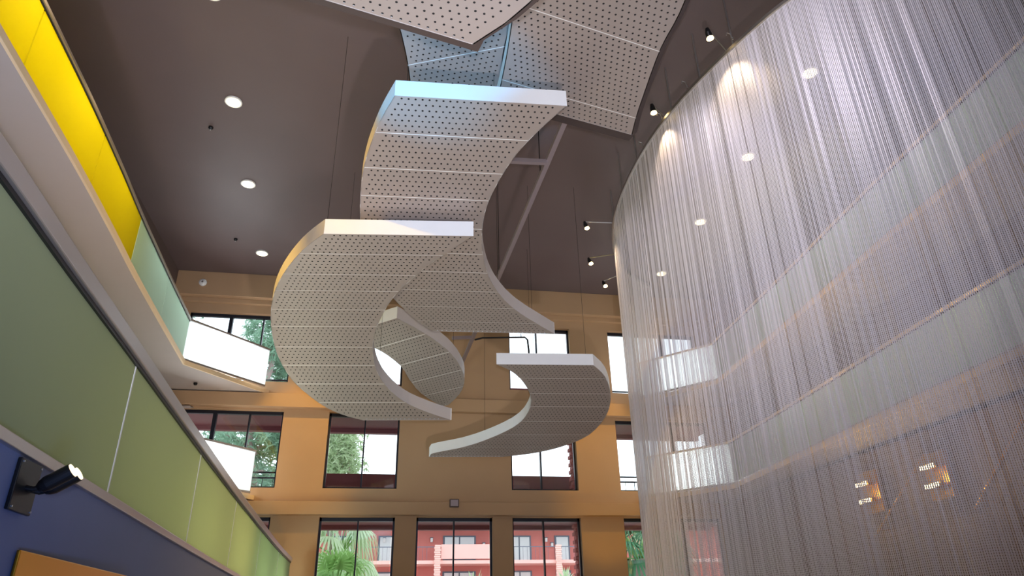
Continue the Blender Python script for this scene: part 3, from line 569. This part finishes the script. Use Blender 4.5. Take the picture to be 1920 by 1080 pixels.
# ================================================================ COURTYARD
gd = MB().box(-60, 80, 20.3, 120, FL-.4, FL-.1).build('courtyard_ground', mat('pale_paving', (.5, .47, .43), .9, noise=.1)); struct(gd, 'paved courtyard outside', 'ground')
rb = empty('red_building', (6, 62, FL)); tag(rb, 'red stucco apartment building across the courtyard with pink balconies', 'building')
def rx(x): return x-6
zz = lambda z: z-FL
MB().box(-26, 24, 0, 8, 0, zz(8.4)).build('wall', M['red'], rb)
MB().box(-26.5, 24.5, -2.6, 8.5, zz(8.2), zz(8.7)).build('roof', M['maroon'], rb)
for z in (5.08, 2.2): MB().box(-26, 24, -2.3, 0, zz(z), zz(z)+.26).build('balcony_slab', M['pink'], rb)
for x0, x1 in ((4.75, 9.6), (-17, -12)):
    MB().box(rx(x0), rx(x1), -2.3, -2.1, zz(5.45), zz(6.55)).build('parapet', M['pink'], rb)
    MB().box(rx(x0), rx(x1), -2.3, -2.1, zz(2.5), zz(3.6)).build('parapet', M['pink'], rb)
pb = None
for px_ in (4.45, 14.4, -5.5):
    post = MB().box(rx(px_)-.2, rx(px_)+.2, -2.45, -2.1, 0, zz(6.5)).build('brick_pier', M['pbrick'], rb)
    for k in range(18):
        if pb is None: pb = MB().box(-.25, .25, -.03, .03, 0, .13).build('brick', M['pbrick'], post); o = pb
        else: o = pb.copy(); C.objects.link(o); o.parent = post
        o.location = (rx(px_)+(.02 if k % 2 else -.02), -2.47, zz(3.6)+k*.162)
for wx0, wx1 in ((-4.1, -2.3), (-.2, 2.8), (5.15, 7.75), (10.6, 12.5), (14.75, 15.9), (17, 19)):
    for z0_, z1_ in ((5.4, 7.4), (2.5, 4.6)):
        if wx0 == 5.15 and z0_ > 5: z0_ = 5.6
        f = MB().box(rx(wx0)-.08, rx(wx1)+.08, -.1, 0, zz(z0_)-.05, zz(z1_)+.08).build('window', M['frame2'], rb)
        n_ = 2 if wx1-wx0 > 1.5 else 1
        for k in range(n_):
            a = rx(wx0)+(wx1-wx0)*k/n_+.06; b = rx(wx0)+(wx1-wx0)*(k+1)/n_-.06
            MB().box(a, b, -.14, -.1, zz(z0_)+.04, zz(z1_)-.04).build('pane', M['curtain'], f)
for lx_ in (4.1, 8.5, 13.9, 15.0-.6, 0.2):
    lz = 7.15 if lx_ not in (8.5, 14.4) else 6.75
    l_ = MB().box(rx(lx_)-.1, rx(lx_)+.1, -.3, -.05, zz(lz)-.2, zz(lz)+.12).build('wall_lantern', M['white'], rb, bevel=.03)
    MB().box(rx(lx_)-.13, rx(lx_)+.13, -.33, 0, zz(lz)+.12, zz(lz)+.17).build('cap', M['frame2'], l_)
for x0, x1 in ((-2, 4.2), (9.7, 14.2), (14.7, 20)):
    for z in (5.35, 2.5):
        q = MB().box(rx(x0), rx(x1), -2.28, -2.22, zz(z)+.98, zz(z)+1.04)
        for k in range(int((x1-x0)/.35)): q.box(rx(x0)+k*.35, rx(x0)+k*.35+.02, -2.27, -2.25, zz(z), zz(z)+1)
        q.build('railing', M['frame2'], rb)
# plants
def fan_leaf(q, base, d, L, droop, n=17, spread=1.9):
    d = Vector(d).normalized(); s = d.cross(Vector((0,0,1))).normalized(); u = s.cross(d)
    for k in range(n):
        a = (k/(n-1)-.5)*spread*1.6; v = (d*math.cos(a)+s*math.sin(a)); l = L*(.75+.25*math.cos(a)); wv = v.cross(u).normalized()*L*.035
        pts = [base+v*l*f+Vector((0,0,-1))*droop*l*max(0, f-.3)**2*2.2 for f in (0, .35, .7, 1)]; ws = [.3, 1, .7, .05]
        pr_ = None
        for p, w_ in zip(pts, ws):
            c = (q.bm.verts.new(p-wv*w_), q.bm.verts.new(p+wv*w_))
            if pr_: q.bm.faces.new((pr_[0], pr_[1], c[1], c[0]))
            pr_ = c
def palm(x, y, top, L, n, droop, m, label, seed, up_=.1, name='fan_palm'):
    rnd = random.Random(seed); e = empty(name, (x, y, FL-.1)); tag(e, label, 'palm'); h = top-FL
    q = MB(); q.tube([(0,0,0), (.1,0,h*.5), (0,0,h)], [.28, .22, .24], 12)
    for k in range(int(h/.25)): q.tube([(.05,0,k*.25), (.05,0,k*.25+.08)], .27, 8)
    q.build('trunk', M['bark'], e)
    for k in range(n):
        a = 2*math.pi*k/n+rnd.random()*.5; el = rnd.uniform(-.5, 1.1)+up_; d = Vector((math.cos(a)*math.cos(el), math.sin(a)*math.cos(el), math.sin(el)))
        b0_ = Vector((0,0,h)); b1_ = b0_+d*L*.75
        s = MB().tube([b0_, b1_], .03, 6); s.build('stalk', M['leaf'], e)
        q = MB(); fan_leaf(q, b1_, d+Vector((0,0,-.2)), L, droop); q.build('frond', M[m], e, fix=False)
    return e
palm(-1.75, 32, 3.1, 1.5, 20, 1.3, 'leaf2', 'pale drooping fan palm behind the left bottom window, taller one', 2)
palm(-1.6, 27.5, 1.35, 1.3, 18, .5, 'leaf', 'bright green low fan palm in front of the taller one', 5, .35)
palm(-4.1, 33, 3.0, 1.1, 12, 1.3, 'leaf2', 'pale palm at the left edge of the bottom window', 9)
palm(10.0, 28, 2.6, 1.5, 26, .7, 'dkleaf', 'dark green palm outside beside the curtain edge', 13, .2)
palm(12.2, 33, 4.2, 1.2, 14, .7, 'leaf2', 'pale bushy palm top above the right railing', 14, .2)
def agave(x, y, z, L, n, label, seed):
    rnd = random.Random(seed); e = empty('yucca', (x, y, FL-.1)); tag(e, label, 'plant'); h = z-FL
    MB().tube([(0,0,0), (0,0,h)], [.12, .1], 8).build('trunk', M['bark'], e)
    for k in range(n):
        a = 2*math.pi*rnd.random(); el = rnd.uniform(.1, 1.4); d = Vector((math.cos(a)*math.cos(el), math.sin(a)*math.cos(el), math.sin(el))); s = d.cross(Vector((0,0,1))).normalized()*.05; b = Vector((0,0,h)); l = L*rnd.uniform(.7, 1)
        q = MB(); q.face([b-s*.6, b+s*.6, b+d*l*.5+s, b+d*l*.5-s]); q.face([b+d*l*.5-s, b+d*l*.5+s, b+d*l]); q.build('leaf', M['leaf2'], e, fix=False)
agave(3.7, 30, 1.55, 1.0, 34, 'spiky pale yucca below the centre window balcony', 3)
agave(2.7, 31, 1.3, .9, 30, 'spiky pale yucca left of its taller neighbour in the centre window', 4)
agave(9.0, 36, 2.3, .9, 24, 'small potted yucca in the right of centre bottom window', 6)
def pine(x, y, h, r0, label, seed, spread, zlow, dens=1.0, m='pine'):
    rnd = random.Random(seed); e = empty('pine_tree', (x, y, FL-.1)); tag(e, label, 'tree')
    pts = [(rnd.uniform(-.15,.15)*k, 0, h*k/5) for k in range(6)]; MB().tube(pts, [r0, r0*.9, r0*.8, r0*.65, r0*.5, r0*.3], 12).build('trunk', M['bark'], e)
    q = MB(); f = MB()
    for k in range(int(34*dens)):
        z = rnd.uniform(zlow-FL, h); a = rnd.random()*6.28; l = spread*rnd.uniform(.4, 1)*(1.1-.5*z/h)
        p0 = Vector((0, 0, z)); p1 = p0+Vector((math.cos(a)*l, math.sin(a)*l, rnd.uniform(-.8, .5))); q.tube([p0, (p0+p1)/2+Vector((0,0,.15)), p1], [.06, .04, .015], 6)
        for j in range(75):
            c = p0.lerp(p1, rnd.uniform(.3, 1.05))+Vector((rnd.gauss(0,.22), rnd.gauss(0,.22), rnd.gauss(0,.22)))
            for w_ in range(5):
                d = Vector((rnd.gauss(0,1), rnd.gauss(0,1), rnd.gauss(0,.8)-.3)).normalized()*rnd.uniform(.15, .38); s = d.cross(Vector((.3,1,.2))).normalized()*.03
                f.face([c-s, c+s, c+d])
    q.build('branches', M['bark'], e); o = f.build('needles', M[m], e, fix=False); o['kind'] = 'stuff'
pine(-10.3, 30, 17, .35, 'pine with pinkish trunk in the middle of the top left window', 21, 3.0, 6.5, 1.3)
pine(-13.6, 32, 17, .28, 'slim pine trunk at the left edge of the top left window', 22, 1.2, 12.5, .4)
pine(-5.1, 29, 15, .22, 'airy pine seen at the right end of the top left window', 23, 2.6, 4.0, 1.6)
pine(-8.3, 38, 12.8, .25, 'short pine low in the middle left window', 24, 2.8, 5.5, 1.0)
pine(-2.0, 31, 10.0, .12, 'pale leafy tree in the middle row window left of centre', 25, 1.4, 5.9, 1.3, 'leaf2')

# lift everything so that the lobby floor is z = 0
for o in sc.objects:
    if o.parent is None: o.location.z += EYE
